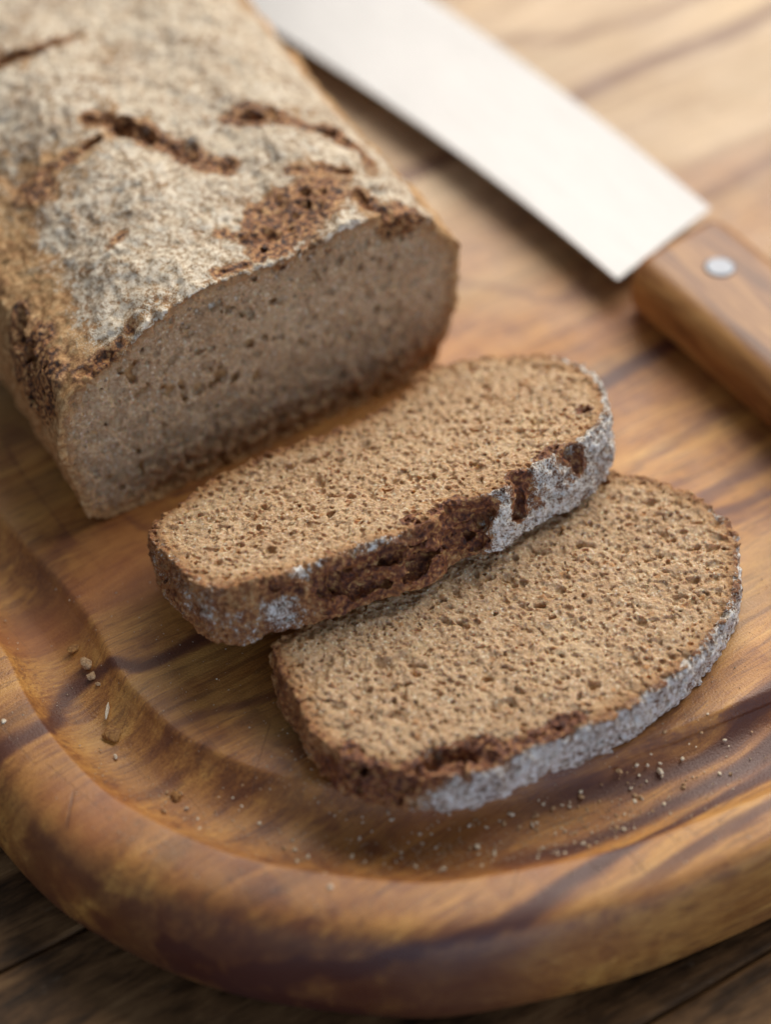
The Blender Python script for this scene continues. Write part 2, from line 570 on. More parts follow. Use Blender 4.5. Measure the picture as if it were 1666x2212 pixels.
# (share of groove width, extra offset mm, height mm), from the plateau outwards
PROFILE = [(1, 9, 0), (1, 3, 0), (1, 1.0, -.02), (1, .3, -.14), (1, -.3, -.55), (1, -.8, -1.2), (1, -1.4, -2.2), (1, -2.3, -3.4), (1, -3.6, -4.7),
           (1, -5.5, -5.9), (1, -7.8, -6.7), (.55, 0, -7.1), (.42, 0, -6.9), (.3, 0, -6.1), (.2, 0, -5.0), (.13, 0, -3.9), (.07, 0, -2.5),
           (0.03, 0, -1.3), (0, .25, -.55), (0, -.2, -.12), (0, -.9, .05), (0, -2, .12), (0, -4.5, .1), (0, -7.5, -.15), (0, -10, -.75),
           (0, -12.2, -1.75), (0, -14, -3.2), (0, -15.5, -5.2), (0, -16.7, -7.9), (0, -17.6, -11), (0, -18.1, -14.5), (0, -18.1, -18),
           (0, -17.7, -22.3), (0, -16.9, -25.5), (0, -15.8, -28.2), (0, -14.3, -30.1), (0, -12.4, -30.9), (0, -9, -31)]
OUT2 = [(0, -4.5, .1), (0, -9, -.02), (0, -12.5, -.25), (0, -14.8, -.9), (0, -16.3, -2.2), (0, -17.2, -4.3), (0, -17.6, -7.2), (0, -17.9, -11), (0, -18.1, -15), (0, -18.2, -18.6),
        (0, -18.1, -22.3), (0, -17.7, -25.5), (0, -16.8, -28.2), (0, -15.2, -30.1), (0, -12.8, -30.9), (0, -9, -31)]


def densify(PR):
    out = []
    for a, b in zip(PR[:-1], PR[1:]):
        for k in range(3):
            out.append(tuple(a[i] + (b[i] - a[i]) * k / 3 for i in range(3)))
    out.append(PR[-1])
    q = np.array(out)
    for _ in range(3):
        q[1:-1] = (q[:-2] + 2 * q[1:-1] + q[2:]) / 4
    return q


pf2 = densify(PROFILE[:len(PROFILE) - len(OUT2)] + OUT2)
prof_f = []
for a, b in zip(PROFILE[:-1], PROFILE[1:]):
    for k in range(3):
        prof_f.append(tuple(a[i] + (b[i] - a[i]) * k / 3 for i in range(3)))
prof_f.append(PROFILE[-1])
pf = np.array(prof_f)
for _ in range(3):
    pf[1:-1] = (pf[:-2] + 2 * pf[1:-1] + pf[2:]) / 4
cen = np.array([120., 32.])
V = []
for sc_ in (0.03, .2, .4, .6, .75, .86, .93):
    ring = rim + nin * (GW + 9)[:, None]
    V.append(np.c_[cen + (ring - cen) * sc_, np.zeros(N_R)])
wob = np.array([math.sin(i * .071) * .5 + math.sin(i * .023 + 1) * .7 for i in range(N_R)])
SQ = np.clip((rim[:, 0] + 75) / 90, 0, 1) * (side > .5)          # the near rim squares off along its straight run
SQ = np.convolve(np.r_[SQ[-20:], SQ, SQ[:20]], np.ones(41) / 41, 'valid')
for (a, b, z), (a2, b2, z2) in zip(pf, pf2):
    bb = b * (1 - SQ) + b2 * SQ
    off = a * GW + (bb if b > -2 else bb * OUTS)
    V.append(np.c_[rim + nin * off[:, None] + nin * (wob * (a if z < -.01 else 0) * .3)[:, None], z * (1 - SQ) + z2 * SQ])
V.append(np.c_[cen + (rim - cen) * .5, np.full(N_R, -31.)])
R_N = len(V)
V = np.vstack(V)
Fc = []
i = np.arange(N_R)
j = (i + 1) % N_R
for r in range(R_N - 1):
    Fc.append(np.c_[r * N_R + i, (r + 1) * N_R + i, (r + 1) * N_R + j, r * N_R + j])
Fc = np.vstack(Fc)
Fl = [tuple(int(x) for x in f) for f in Fc] + [tuple(range(N_R))[::-1], tuple(range((R_N - 1) * N_R, R_N * N_R))]
me = mesh_np('cutting_board', V, Fl)
import bmesh
bm_ = bmesh.new()
bm_.from_mesh(me)
bmesh.ops.recalc_face_normals(bm_, faces=bm_.faces)
bm_.to_mesh(me)
bm_.free()
me.polygons.foreach_set('use_smooth', np.full(len(me.polygons), True))
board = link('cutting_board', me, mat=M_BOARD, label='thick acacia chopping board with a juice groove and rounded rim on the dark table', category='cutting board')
board.rotation_euler[2] = BA


def board_z(q):
    """height of the board surface at board-frame points"""
    q = np.atleast_2d(q)
    out = []
    for p in q:
        dd = rim - p
        k = int(np.argmin((dd ** 2).sum(1)))
        s = float(((p - rim[k]) * nin[k]).sum())
        offs = pf[:, 0] * GW[k] + pf[:, 1]
        if s > offs[0]:
            out.append(0.0)
        else:
            out.append(float(np.interp(s, offs[::-1], pf[::-1, 2])) if s > -18 else -29.)
    return np.array(out)


# ------------------------------------------------------------------ table
sm = onz([(0, 2097), (165, 2012)], -31)
TA = math.atan2(sm[1, 1] - sm[0, 1], sm[1, 0] - sm[0, 0])
tE = np.array([math.cos(TA), math.sin(TA)])
tN = np.array([-math.sin(TA), math.cos(TA)])
seam0 = float(sm[0, :2] @ tN)
table = link('table_top', mesh_np('table_top', [(-900, -900, -48), (900, -900, -48), (900, 900, -48), (-900, 900, -48),
                                               (-900, -900, -41), (900, -900, -41), (900, 900, -41), (-900, 900, -41)],
                                  [(3, 2, 1, 0), (4, 5, 6, 7), (0, 1, 5, 4), (1, 2, 6, 5), (2, 3, 7, 6), (3, 0, 4, 7)], False), mat=M_TABLE, kind='structure')
table.rotation_euler[2] = TA
PW = 96.0
rng = random.Random(5)
for k in range(-5, 7):
    y0, y1 = seam0 + k * PW + .2, seam0 + (k + 1) * PW - .2
    n = 60
    x = np.linspace(-880, 880, n)
    prof = [(0, -41), (0, -32.3), (.5, -31.35), (1.4, -31.06)]
    rows = []
    pp = prof + [((y1 - y0) - a, b) for a, b in prof[::-1]]
    Vv, Ff = [], []
    for xi in x:
        for a, b in pp:
            wv_ = .25 * math.sin(xi * .031 + k * 2) + .12 * math.sin(xi * .11 + k)
            Vv.append((xi, y0 + a + (wv_ if a < 2 else -wv_ * .5), b))
    L = len(pp)
    for r in range(n - 1):
        for c in range(L - 1):
            Ff.append((r * L + c, (r + 1) * L + c, (r + 1) * L + c + 1, r * L + c + 1))
    Ff.append(tuple(range(L)))
    Ff.append(tuple(range((n - 1) * L, n * L))[::-1])
    pm = mesh_np('plank', Vv, Ff, False)
    link('plank', pm, table, M_TABLE)

# ------------------------------------------------------------------ bread
LOAF_D = [(225, 1130), (300, 1105), (435, 1040), (575, 980), (740, 902), (833, 855), (918, 810), (953, 745), (978, 680), (986, 623), (990, 548), (960, 505),
          (904, 470), (830, 466), (754, 485), (700, 515), (641, 545), (560, 575), (450, 615), (350, 675), (240, 775), (165, 838), (135, 880), (125, 955), (150, 1030), (185, 1110)]
S1_D = [(640, 1358), (603, 1378), (592, 1412), (611, 1456), (649, 1529), (686, 1589), (750, 1637), (818, 1655), (904, 1675), (1031, 1668), (1133, 1625), (1323, 1545), (1433, 1476),
        (1533, 1386), (1590, 1290), (1597, 1186), (1583, 1145), (1533, 1090), (1440, 1040), (1340, 1018), (1240, 1050), (1000, 1172), (800, 1275)]
S2_D = [(322, 1142), (362, 1202), (422, 1256), (479, 1268), (546, 1252), (646, 1228), (779, 1180), (859, 1155), (933, 1120), (976, 1090), (1080, 1058),
        (1133, 1018), (1216, 975), (1275, 935), (1312, 890), (1292, 815), (1210, 772), (1050, 765), (930, 793), (866, 852), (729, 929), (546, 989), (396, 1076)]


class Frame:
    def __init__(s, p0, a, h, t):
        s.p0, s.a, s.h, s.t = p0, a, h, t
        s.shear = 0.0

    def local(s, P):
        d = np.atleast_2d(P) - s.p0
        return np.c_[d @ s.a + s.shear * (d @ s.t), d @ s.h, d @ s.t]

    def face(s, D):
        return s.local(onplane(D, s.p0, s.t))

    def matrix(s):
        M = Matrix.Identity(4)
        for r in range(3):
            M[r][0], M[r][1], M[r][2], M[r][3] = s.a[r], s.h[r], s.t[r], s.p0[r] * MM
        return M


def unit(ang):
    a = math.radians(ang)
    return np.array([math.cos(a), math.sin(a), 0.])


# loaf: a = width, h = up, t = out of the cut face
ang = 35.2
a_ = unit(ang)
FL = Frame(onz([(225, 1130)], 0)[0], a_, np.array([0, 0, 1.]), np.array([a_[1], -a_[0], 0]))
# the cut is not quite square to the loaf: measure how its right shoulder runs away from the cut
rr_ = onz([(975, 505), (625, 100)], 48)[:, :2]
rd_ = rr_[1] - rr_[0]
FL.shear = -float((rd_ @ FL.a[:2]) / (rd_ @ FL.t[:2]))
print('loaf shear', FL.shear)
# slice lying flat
a_ = unit(34.0)
g_ = np.array([a_[1], -a_[0], 0])
F1 = Frame(onz([(589, 1398)], 13.4)[0], a_, g_, np.array([0, 0, 1.]))
F1.h = g_
F1.a = a_
# slice leaning on it
a_ = unit(33.0)
g_ = np.array([a_[1], -a_[0], 0])
tl = math.radians(15.0)
h_ = g_ * math.cos(tl) + np.array([0, 0, math.sin(tl)])
t_ = np.array([0, 0, math.cos(tl)]) - g_ * math.sin(tl)
F2 = Frame(onz([(546, 989)], 18.0)[0], a_, h_, t_)


def capsule_d(G, p, q):
    p, q = np.array(p, np.float32), np.array(q, np.float32)
    e = q - p
    w = G - p
    tt = np.clip((w @ e) / (e @ e + 1e-6), 0, 1)
    return np.linalg.norm(w - tt[..., None] * e, axis=-1)


def make_bread(prefix, fr, D, T, vox, carve, flour_fn, seed, pores, thing, two_faces=True, length_noise=0.0,
               bulge=1.0, thin=.55, torn_zones=(), extra_bumps=()):
    """builds the bread as a solid on a grid: outline x thickness, rough crust, bubbles opened by the knife"""
    poly3 = fr.face(D)
    poly = spline_closed(poly3[:, :2], 5)
    lo, hi = poly.min(0) - 4.5, poly.max(0) + 4.5
    tlo, thi = -T - 3.5, 2.5
    ax = [np.arange(lo[0], hi[0], vox), np.arange(lo[1], hi[1], vox), np.arange(tlo, thi, vox)]
    shp = [len(x) for x in ax]
    X, Y = np.meshgrid(ax[0], ax[1], indexing='ij')
    d2 = poly_sdf(poly, X, Y).astype(np.float32)
    Zg = ax[2].astype(np.float32)
    S = np.repeat(d2[:, :, None], shp[2], 2)
    # belly: the crust swells a little beyond the cut edge
    if two_faces:
        S += (bulge * ((Zg + T / 2) / (T / 2)) ** 2 - bulge * .7)[None, None, :] * .8
    n6 = gnoise(ax, 7.0, seed + 1)
    n25 = gnoise(ax, 2.6, seed + 2)
    n1 = gnoise(ax, 1.1, seed + 3)
    n05 = gnoise(ax, max(.62, vox * 1.7), seed + 4)
    S -= (n6 * .8 + n25 * .80 + n1 * .65 + n05 * .60) if two_faces else (n6 * 1.0 + n25 * .75 + n1 * .5 + n05 * .2)
    if length_noise:
        S -= gnoise(ax, 28.0, seed + 9) * length_noise
    near = np.exp(-np.clip(-d2 - 1.0, 0, 99) / 2.2)[:, :, None]       # 1 at the crust, 0 inside
    # cut planes, slightly torn by the knife
    tear = np.clip(gnoise(ax, (1.7, 1.7, 4.0), seed + 5) + n6 * .25 - .55, 0, .6) * 3.8
    f1 = Zg[None, None, :] + tear - (n25 * .26 + n1 * (.50 if two_faces else .75) - np.abs(n05) * .85 + n05 * .55 + n6 * .18)
    S = np.maximum(S, f1)
    if two_faces:
        S = np.maximum(S, (-T - Zg)[None, None, :] - (n25 * .2 + n1 * .15))
    else:
        S = np.maximum(S, (-T - Zg)[None, None, :])
    del f1, near, tear
    torn_list = []
    rj = np.random.default_rng(seed + 70)
    # carved fissures: (points D, z world) -> capsules
    for pts, r, is_torn in carve:
        L = fr.local(np.array(pts, float))
        if is_torn and len(L) > 1:
            K = []
            for p, q in zip(L[:-1], L[1:]):
                n_ = max(1, int(np.linalg.norm(q - p) / 3.2))
                K += [p + (q - p) * k / n_ + (rj.normal(0, .55, 3) * min(1.3, r * .6) if k else 0) for k in range(n_)]
            L = np.array(K + [L[-1]])
        r_0 = r
        for p, q in zip(L[:-1], L[1:]):
            r = r_0 * (rj.uniform(.6, 1.35) if is_torn else 1)
            if is_torn:
                torn_list.append((p, q, r * 1.35))
            a0 = [max(0, int((min(p[k], q[k]) - r - 3 - ax[k][0]) / vox)) for k in range(3)]
            a1 = [min(shp[k], int((max(p[k], q[k]) + r + 3 - ax[k][0]) / vox) + 1) for k in range(3)]
            if any(a1[k] <= a0[k] for k in range(3)):
                continue
            sl = tuple(slice(a0[k], a1[k]) for k in range(3))
            G = np.stack(np.meshgrid(*[ax[k][sl[k]] for k in range(3)], indexing='ij'), -1).astype(np.float32)
            dd = capsule_d(G, p, q)
            S[sl] = np.maximum(S[sl], r + n25[sl] * r * .8 + n1[sl] * .75 + n05[sl] * .4 - dd)
    pits = []
    for c, r in torn_zones:
        p0 = fr.local(np.array([c], float))[0]
        for _ in range(int(r * r * .42)):
            q = p0 + rj.normal(0, r * .5, 3) * np.array([1, 1, 1 if two_faces else 1])
            pits.append((q, rj.uniform(.7, 1.7), rj.random() < .62))
    for q, r, hole in pits:
        if not hole:
            continue
        a0 = [max(0, int((q[k] - r - 2 - ax[k][0]) / vox)) for k in range(3)]
        a1 = [min(shp[k], int((q[k] + r + 2 - ax[k][0]) / vox) + 1) for k in range(3)]
        if any(a1[k] <= a0[k] for k in range(3)):
            continue
        sl = tuple(slice(a0[k], a1[k]) for k in range(3))
        G = np.stack(np.meshgrid(*[ax[k][sl[k]] for k in range(3)], indexing='ij'), -1).astype(np.float32)
        S[sl] = np.maximum(S[sl], r + n25[sl] * .5 + n1[sl] * .7 - np.linalg.norm(G - q.astype(np.float32), axis=-1))
    for c, r in extra_bumps:
        p = fr.local(np.array([c], float))[0]
        a0 = [max(0, int((p[k] - r - 2 - ax[k][0]) / vox)) for k in range(3)]
        a1 = [min(shp[k], int((p[k] + r + 2 - ax[k][0]) / vox) + 1) for k in range(3)]
        sl = tuple(slice(a0[k], a1[k]) for k in range(3))
        G = np.stack(np.meshgrid(*[ax[k][sl[k]] for k in range(3)], indexing='ij'), -1).astype(np.float32)
        S[sl] = np.minimum(S[sl], np.linalg.norm(G - p, axis=-1) - r + n25[sl] * .3)
    # bubbles
    rg = np.random.default_rng(seed + 7)
    n_p = pores
    faces = (0, 1) if two_faces else (0,)
    for face in faces:
        cnt = n_p if face == 0 else n_p // 12
        px = rg.uniform(lo[0] + 5, hi[0] - 5, cnt)
        py = rg.uniform(lo[1] + 5, hi[1] - 5, cnt)
        u = rg.random(cnt)
        pr = .30 + .55 * u ** 2.5 + .55 * (rg.random(cnt) < .04) * rg.random(cnt) + .30 * (rg.random(cnt) < .10)
        dens = vnoise(np.c_[px, py, np.zeros(cnt)], 9.0, 3)
        for k in range(cnt):
            ix, iy = int((px[k] - ax[0][0]) / vox), int((py[k] - ax[1][0]) / vox)
            if d2[ix, iy] > -2.2 - pr[k] or (rg.random() > .75 + .5 * dens[k]):
                continue
            r = pr[k] if two_faces else pr[k] * 1.5 + .2
            if d2[ix, iy] > -7:
                r *= .75
            pz = (0 if face == 0 else -T) + rg.uniform(-r * .45, r * .55) * (1 if face == 0 else -1)
            e = rg.uniform(.55, 1.7, 3)
            th = rg.uniform(0, 3.14)
            R = r * 1.7 + vox * 2
            sl = []
            for kk, pc in enumerate((px[k], py[k], pz)):
                sl.append(slice(max(0, int((pc - R - ax[kk][0]) / vox)), max(1, int((pc + R - ax[kk][0]) / vox) + 2)))
            sl = tuple(sl)
            gx = (ax[0][sl[0]] - px[k])[:, None, None]
            gy = (ax[1][sl[1]] - py[k])[None, :, None]
            gz = (ax[2][sl[2]] - pz)[None, None, :]
            ux, uy = gx * math.cos(th) + gy * math.sin(th), -gx * math.sin(th) + gy * math.cos(th)
            dd = np.sqrt((ux / e[0]) ** 2 + (uy / e[1]) ** 2 + (gz / (e[2] * 1.1)) ** 2).astype(np.float32)
            S[sl] = np.maximum(S[sl], (r - dd) * .9 + n1[sl] * r * .75 + n05[sl] * .35)
    S[0], S[-1], S[:, 0], S[:, -1], S[:, :, 0], S[:, :, -1] = 3, 3, 3, 3, 3, 3
    grid = vdb.FloatGrid(background=3.0)
    grid.copyFromArray(S.astype(np.float32))
    grid.transform = vdb.createLinearTransform(voxelSize=vox)
    pts, quads = grid.convertToQuads(0.0)
    pts = np.asarray(pts, np.float32)
    quads = np.asarray(quads, np.int64)
    del S, grid
    Pl = pts + np.array([ax[0][0], ax[1][0], ax[2][0]], np.float32)
    # keep only the main body (drop floating flecks): union by label propagation
    lab = np.arange(len(Pl))
    ed = np.vstack([quads[:, [0, 1]], quads[:, [1, 2]], quads[:, [2, 3]]])
    for _ in range(200):
        ru, rv = lab[ed[:, 0]], lab[ed[:, 1]]
        m = ru != rv
        if not m.any():
            break
        np.minimum.at(lab, np.maximum(ru[m], rv[m]), np.minimum(ru[m], rv[m]))
        while True:
            nl = lab[lab]
            if (nl == lab).all():
                break
            lab = nl
    vals, cts = np.unique(lab, return_counts=True)
    main = vals[np.argmax(cts)]
    quads = quads[lab[quads[:, 0]] == main]
    # orientation
    a, b, c = Pl[quads[:, 0]], Pl[quads[:, 1]], Pl[quads[:, 2]]
    vol = np.einsum('ij,ij->i', a, np.cross(b, c)).sum()
    if vol < 0:
        quads = quads[:, ::-1]
    # attributes
    ix = np.clip(((Pl[:, 0] - ax[0][0]) / vox).astype(int), 0, shp[0] - 1)
    iy = np.clip(((Pl[:, 1] - ax[1][0]) / vox).astype(int), 0, shp[1] - 1)
    edge = -d2[ix, iy]
    if not two_faces:
        edge = edge * np.clip(Pl[:, 1] / 6, .5, 1)
    torn = np.zeros(len(Pl), np.float32)
    for p, q, r in torn_list:
        dd = capsule_d(Pl, p, q)
        torn = np.maximum(torn, 1 - np.clip((dd - r + vnoise(Pl, 1.5, 7) * .6) / 1.3, 0, 1))
    for c, r in torn_zones:
        L = fr.local(np.array([c], float))[0]
        dd = np.linalg.norm(Pl - L, axis=1) + vnoise(Pl, 3.0, 5) * 3.0 + vnoise(Pl, 1.2, 6) * 2.0
        torn = np.maximum(torn, 1 - np.clip((dd - r * .9) / 3.0, 0, 1))
    world = fr.p0 + (Pl[:, :1] - fr.shear * Pl[:, 2:3]) * fr.a + Pl[:, 1:2] * fr.h + Pl[:, 2:3] * fr.t
    prox = np.zeros(len(Pl), np.float32)
    for p, q, r in torn_list[::2]:
        prox = np.maximum(prox, 1 - np.clip((capsule_d(Pl, p, q) - r) / 5.0, 0, 1))
    fl = flour_fn(Pl, world, poly) + vnoise(Pl, 4.2, 61) * .20 + vnoise(Pl, 1.5, 62) * .12 - prox * (.16 + .22 * vnoise(Pl, 2.5, 63))
    if two_faces:
        fl = fl * np.clip(thin + (-Pl[:, 2]) / 2.2, thin, 1)
    flour = np.clip(fl, 0, 1) * (1 - torn * .66)
    # split crumb / crust
    en = edge + vnoise(Pl, 1.6, 8) * .7
    is_crumb_v = (en > 1.3) & ((Pl[:, 2] > -3.2) | (two_faces & (Pl[:, 2] < -T + 3.2)))
    is_crumb_v &= torn < .45
    fc = is_crumb_v[quads].all(1)
    for nm, mask, mat in (('crumb', fc, M_CRUMB), ('crust', ~fc, M_CRUST if two_faces else M_LOAF)):
        q = quads[mask]
        used, inv = np.unique(q, return_inverse=True)
        q2 = inv.reshape(q.shape)
        PP = Pl[used].copy()
        PP[:, 0] -= fr.shear * PP[:, 2]
        m = mesh_np(prefix + '_' + nm, PP, q2)
        attr(m, 'edge', edge[used])
        attr(m, 'torn', torn[used])
        attr(m, 'flour', flour[used])
        link(nm, m, thing, mat)
    print(prefix, 'quads', len(quads), 'grid', shp, round(time.time() - T_START, 1))
    return poly


def bread_thing(name, fr, **props):
    o = link(name, None, **props)
    o.empty_display_size = .02
    o.matrix_world = fr.matrix()
    return o


def Dz(pts):
    """[(x, y, z)] measured pixel + height in mm -> world points"""
    return [tuple(onz([(x, y)], z)[0]) for x, y, z in pts]


def edge2(x):
    E = [(322, 1142), (362, 1202), (422, 1256), (479, 1268), (546, 1252), (646, 1228), (779, 1180), (859, 1155), (933, 1120), (976, 1090), (1080, 1058), (1133, 1018), (1216, 975), (1275, 935), (1312, 890)]
    return float(np.interp(x, [e[0] for e in E], [e[1] for e in E]))


def side2(pts):
    """(x pixel, depth below the cut face in mm) -> point on the front crust of the leaning slice"""
    return on2([(x, edge2(x) + 7.6 * k + 2, -k) for x, k in pts])


def edge1(x):
    E = [(592, 1412), (649, 1529), (686, 1589), (750, 1637), (818, 1655), (904, 1675), (1031, 1668), (1133, 1625), (1323, 1545), (1433, 1476), (1533, 1386)]
    return float(np.interp(x, [e[0] for e in E], [e[1] for e in E]))


def side1(pts):
    return Dz([(x, edge1(x) + 6.7 * k + 1, top1 - k) for x, k in pts])


def on2(pts, dt=0.0):
    return [tuple(onplane([(x, y)], F2.p0 + F2.t * dt2, F2.t)[0]) for x, y, dt2 in pts]


def blob(W_, centers):
    f = np.zeros(len(W_), np.float32)
    for c, r, s in centers:
        d = np.linalg.norm(W_ - np.array(c), axis=1)
        f = np.maximum(f, s * np.exp(-(d / r) ** 2))
    return f


# --- slice lying flat (front)
def flour1(P, Wd, poly):
    f = np.clip((P[:, 0] + 4) / 17, 0, 1) * 1.12          # right of the torn part
    f = np.maximum(f, .36)
    f -= np.clip((P[:, 0] - 104) / 8, 0, 1) * .18
    f *= np.clip((P[:, 1] - 8) / 16, 0.25, 1)
    return f + vnoise(P, 6.0, 21) * .14 + vnoise(P, 2.2, 22) * .10


top1 = 13.4
carve1 = [
    (Dz([(885, 1660, top1), (945, 1648, top1 - 1), (1010, 1636, top1 - 1), (1050, 1618, top1)]), 2.5, True),
    (Dz([(940, 1660, top1 - 3), (1020, 1650, top1 - 3)]), 2.0, True),
    (Dz([(990, 1610, top1), (1010, 1640, top1 - 1)]), 1.3, True),
    (Dz([(1085, 1618, top1), (1150, 1590, top1), (1225, 1568, top1)]), 1.2, True),
    (Dz([(1185, 1578, top1 - .5), (1250, 1545, top1)]), 1.1, True),
    (Dz([(757, 1645, top1 + .5), (757, 1605, top1 + .5)]), 1.5, True),
    (side1([(780, 3), (850, 4), (900, 3)]), 1.8, True),
    (side1([(820, 8), (860, 9)]), 1.6, True),
    (Dz([(675, 1470, top1), (690, 1440, top1)]), 1.1, False),
    (Dz([(697, 1462, top1 - .4), (712, 1425, top1 - .2)]), .9, False),
    (Dz([(1530, 1150, top1), (1545, 1165, top1)]), 1.0, False),
    (Dz([(1555, 1245, top1), (1530, 1255, top1)]), .9, False),
    (Dz([(1520, 1292, top1), (1500, 1300, top1)]), .8, False),
]
zones1 = [(side1([(x, k)])[0], r) for x, k, r in ((710, 6, 4), (770, 6, 4.5))]
s1 = bread_thing('bread_slice', F1, label='front slice of brown rye bread lying flat on the board with a white floured crust', category='bread slice', group='cut slices of rye bread')
make_bread('front_slice', F1, S1_D, 13.0, .29, carve1, flour1, 100, 1900, s1, torn_zones=zones1)


# --- slice leaning on it
def flour2(P, Wd, poly):
    pts = [(side2([(600, 11)])[0], 9, .95), (side2([(560, 13)])[0], 7, .7), (side2([(520, 8)])[0], 6, .62), (side2([(660, 1)])[0], 4.2, 1.25), (side2([(690, .5)])[0], 3.5, 1.1),
           (side2([(790, 1)])[0], 6, 1.15), (side2([(850, .5)])[0], 6, 1.15), (side2([(460, 6)])[0], 6, .42), (side2([(900, 4)])[0], 4, .45)]
    f = blob(Wd, pts)
    f = np.maximum(f, np.clip((P[:, 0] - 25) / 9, 0, 1) * 1.06)
    f = np.maximum(f, .50)
    f *= np.clip((P[:, 1] - 2) / 16, 0.15, 1)
    return f + vnoise(P, 6.0, 31) * .12 + vnoise(P, 2.2, 32) * .12


carve2 = [
    (side2([(690, 4.5), (730, 6.5), (790, 6), (850, 5), (900, 6), (950, 4.5)]), 1.7, True),
    (side2([(700, 8), (760, 10), (830, 12), (900, 12)]), 2.2, True),
    (side2([(880, 9), (950, 10), (1000, 9.5), (1030, 7)]), 2.6, True),
    (side2([(960, 3.5), (1000, 3), (1050, 4)]), 2.3, True),
    (side2([(1020, 11), (1035, 13)]), 1.5, True),
    (side2([(1122, .5), (1128, 3), (1118, 6), (1112, 8)]), 1.9, True),
    (side2([(1150, 9), (1156, 11)]), .8, True),
    (on2([(1262, 880, .5), (1280, 905, -3), (1290, 925, -4)]), 1.4, True),
    (side2([(1225, .5), (1240, 3), (1244, 6)]), 1.5, True),
    (side2([(590, 3), (640, 5)]), 1.2, True),
    (on2([(1160, 990, 0), (1200, 965, 0)]), .8, True),
    (on2([(930, 1108, 0), (975, 1085, 0)]), .9, True),
    (on2([(640, 1110, 0), (672, 1090, .3), (700, 1060, .2)]), 1.3, False),
    (on2([(985, 1050, 0), (1010, 1020, .2), (1050, 1000, .4)]), 1.1, False),
]
zones2 = [(side2([(x, k)])[0], r) for x, k, r in ((740, 8, 5), (740, 12, 5), (800, 9.5, 5.5), (870, 9.5, 6.5), (930, 8.5, 7.5), (985, 7, 6.5), (1000, 11, 5))]
s2 = bread_thing('bread_slice', F2, label='second rye bread slice leaning on the front slice, its crust torn dark red', category='bread slice', group='cut slices of rye bread')
make_bread('leaning_slice', F2, S2_D, 16.5, .30, carve2, flour2, 200, 1700, s2, thin=.9, torn_zones=zones2)


# --- loaf
def flourL(P, Wd, poly):
    up = np.clip((P[:, 1] - 43) / 10, 0, 1)
    left = np.clip((P[:, 0] + 14) / 26, 0, 1)
    f = up * 1.10 * (.42 + .58 * left)
    f = np.maximum(f, .30)
    holes = [(Dz([(90, 360, 60)])[0], 17, .42), (Dz([(10, 700, 45)])[0], 16, .5), (Dz([(690, 400, 61)])[0], 7, .35), (Dz([(850, 470, 58)])[0], 9, .5), (Dz([(160, 60, 60)])[0], 40, .13),
             (Dz([(60, 830, 45)])[0], 12, .4)]
    for c, r, s in holes:
        f = f - s * np.exp(-(np.linalg.norm(Wd - np.array(c), axis=1) / r) ** 2)
    return f + vnoise(P, 9.0, 41) * .10 + vnoise(P, 3.0, 42) * .10


carveL = [
    (Dz([(200, 262, 61), (270, 290, 61), (340, 300, 61.5), (400, 325, 61.5), (440, 345, 61.5), (490, 352, 61.5)]), 2.5, True),
    (Dz([(60, 370, 60), (130, 345, 60.5), (215, 310, 61)]), 1.6, True),
    (Dz([(495, 252, 62), (560, 250, 62.5), (640, 240, 62.5), (700, 262, 61.5), (755, 292, 59)]), 2.7, True),
    (Dz([(755, 292, 59), (790, 340, 57), (795, 395, 57)]), 1.5, True),
    (Dz([(555, 440, 62), (560, 470, 62), (545, 500, 61.5)]), 2.6, True),
    (Dz([(600, 420, 62.5), (600, 460, 62.5), (590, 515, 61)]), 2.8, True),
    (Dz([(650, 400, 62.5), (660, 450, 62.5)]), 2.6, True),
    (Dz([(620, 362, 62.8), (700, 360, 62), (750, 372, 61)]), 1.0, True),
    (Dz([(480, 492, 62), (525, 500, 62)]), 1.3, True),
    (Dz([(770, 420, 61), (800, 450, 60), (870, 470, 58)]), 1.4, True),
    (Dz([(150, 800, 50), (200, 790, 50), (260, 740, 53)]), 1.3, True),
    (Dz([(40, 740, 42), (90, 790, 42), (140, 820, 44)]), 1.5, True),
    (Dz([(230, 525, 60), (265, 500, 60)]), .9, True),
    (Dz([(285, 712, 54), (325, 690, 55), (372, 655, 57)]), 1.3, True),
    (Dz([(470, 590, 60.5), (530, 572, 61)]), 1.1, True),
    (Dz([(10, 640, 48), (40, 690, 46), (20, 760, 38)]), 1.8, True),
    (Dz([(110, 350, 61), (60, 400, 59), (10, 420, 57)]), 1.8, True),
    (Dz([(0, 140, 60), (90, 110, 61), (170, 70, 61)]), 1.2, True),
    ([tuple(onplane([(x, y)], FL.p0, FL.t)[0]) for x, y in ((618, 592), (650, 585), (685, 588))], 1.3, False),
    ([tuple(onplane([(x, y)], FL.p0, FL.t)[0]) for x, y in ((395, 855), (410, 850))], 1.0, False),
    ([tuple(onplane([(x, y)], FL.p0, FL.t)[0]) for x, y in ((268, 1000), (276, 1003))], 1.0, False),
]
zonesL = [(Dz([(620, 470, 61)])[0], 11), (Dz([(680, 420, 62)])[0], 8), (Dz([(580, 510, 61)])[0], 8), (Dz([(50, 390, 59)])[0], 7), (Dz([(870, 480, 56)])[0], 6), (Dz([(60, 780, 42)])[0], 9), (Dz([(110, 830, 38)])[0], 10)]
lf = bread_thing('bread_loaf', FL, label='uncut rest of the brown rye loaf with a cracked crust dusted with flour', category='loaf of bread')
make_bread('loaf', FL, LOAF_D, 235.0, .55, carveL, flourL, 300, 9000, lf, two_faces=False, length_noise=1.4, torn_zones=zonesL,
           extra_bumps=[(Dz([(812, 418, 58)])[0], 3.6)])

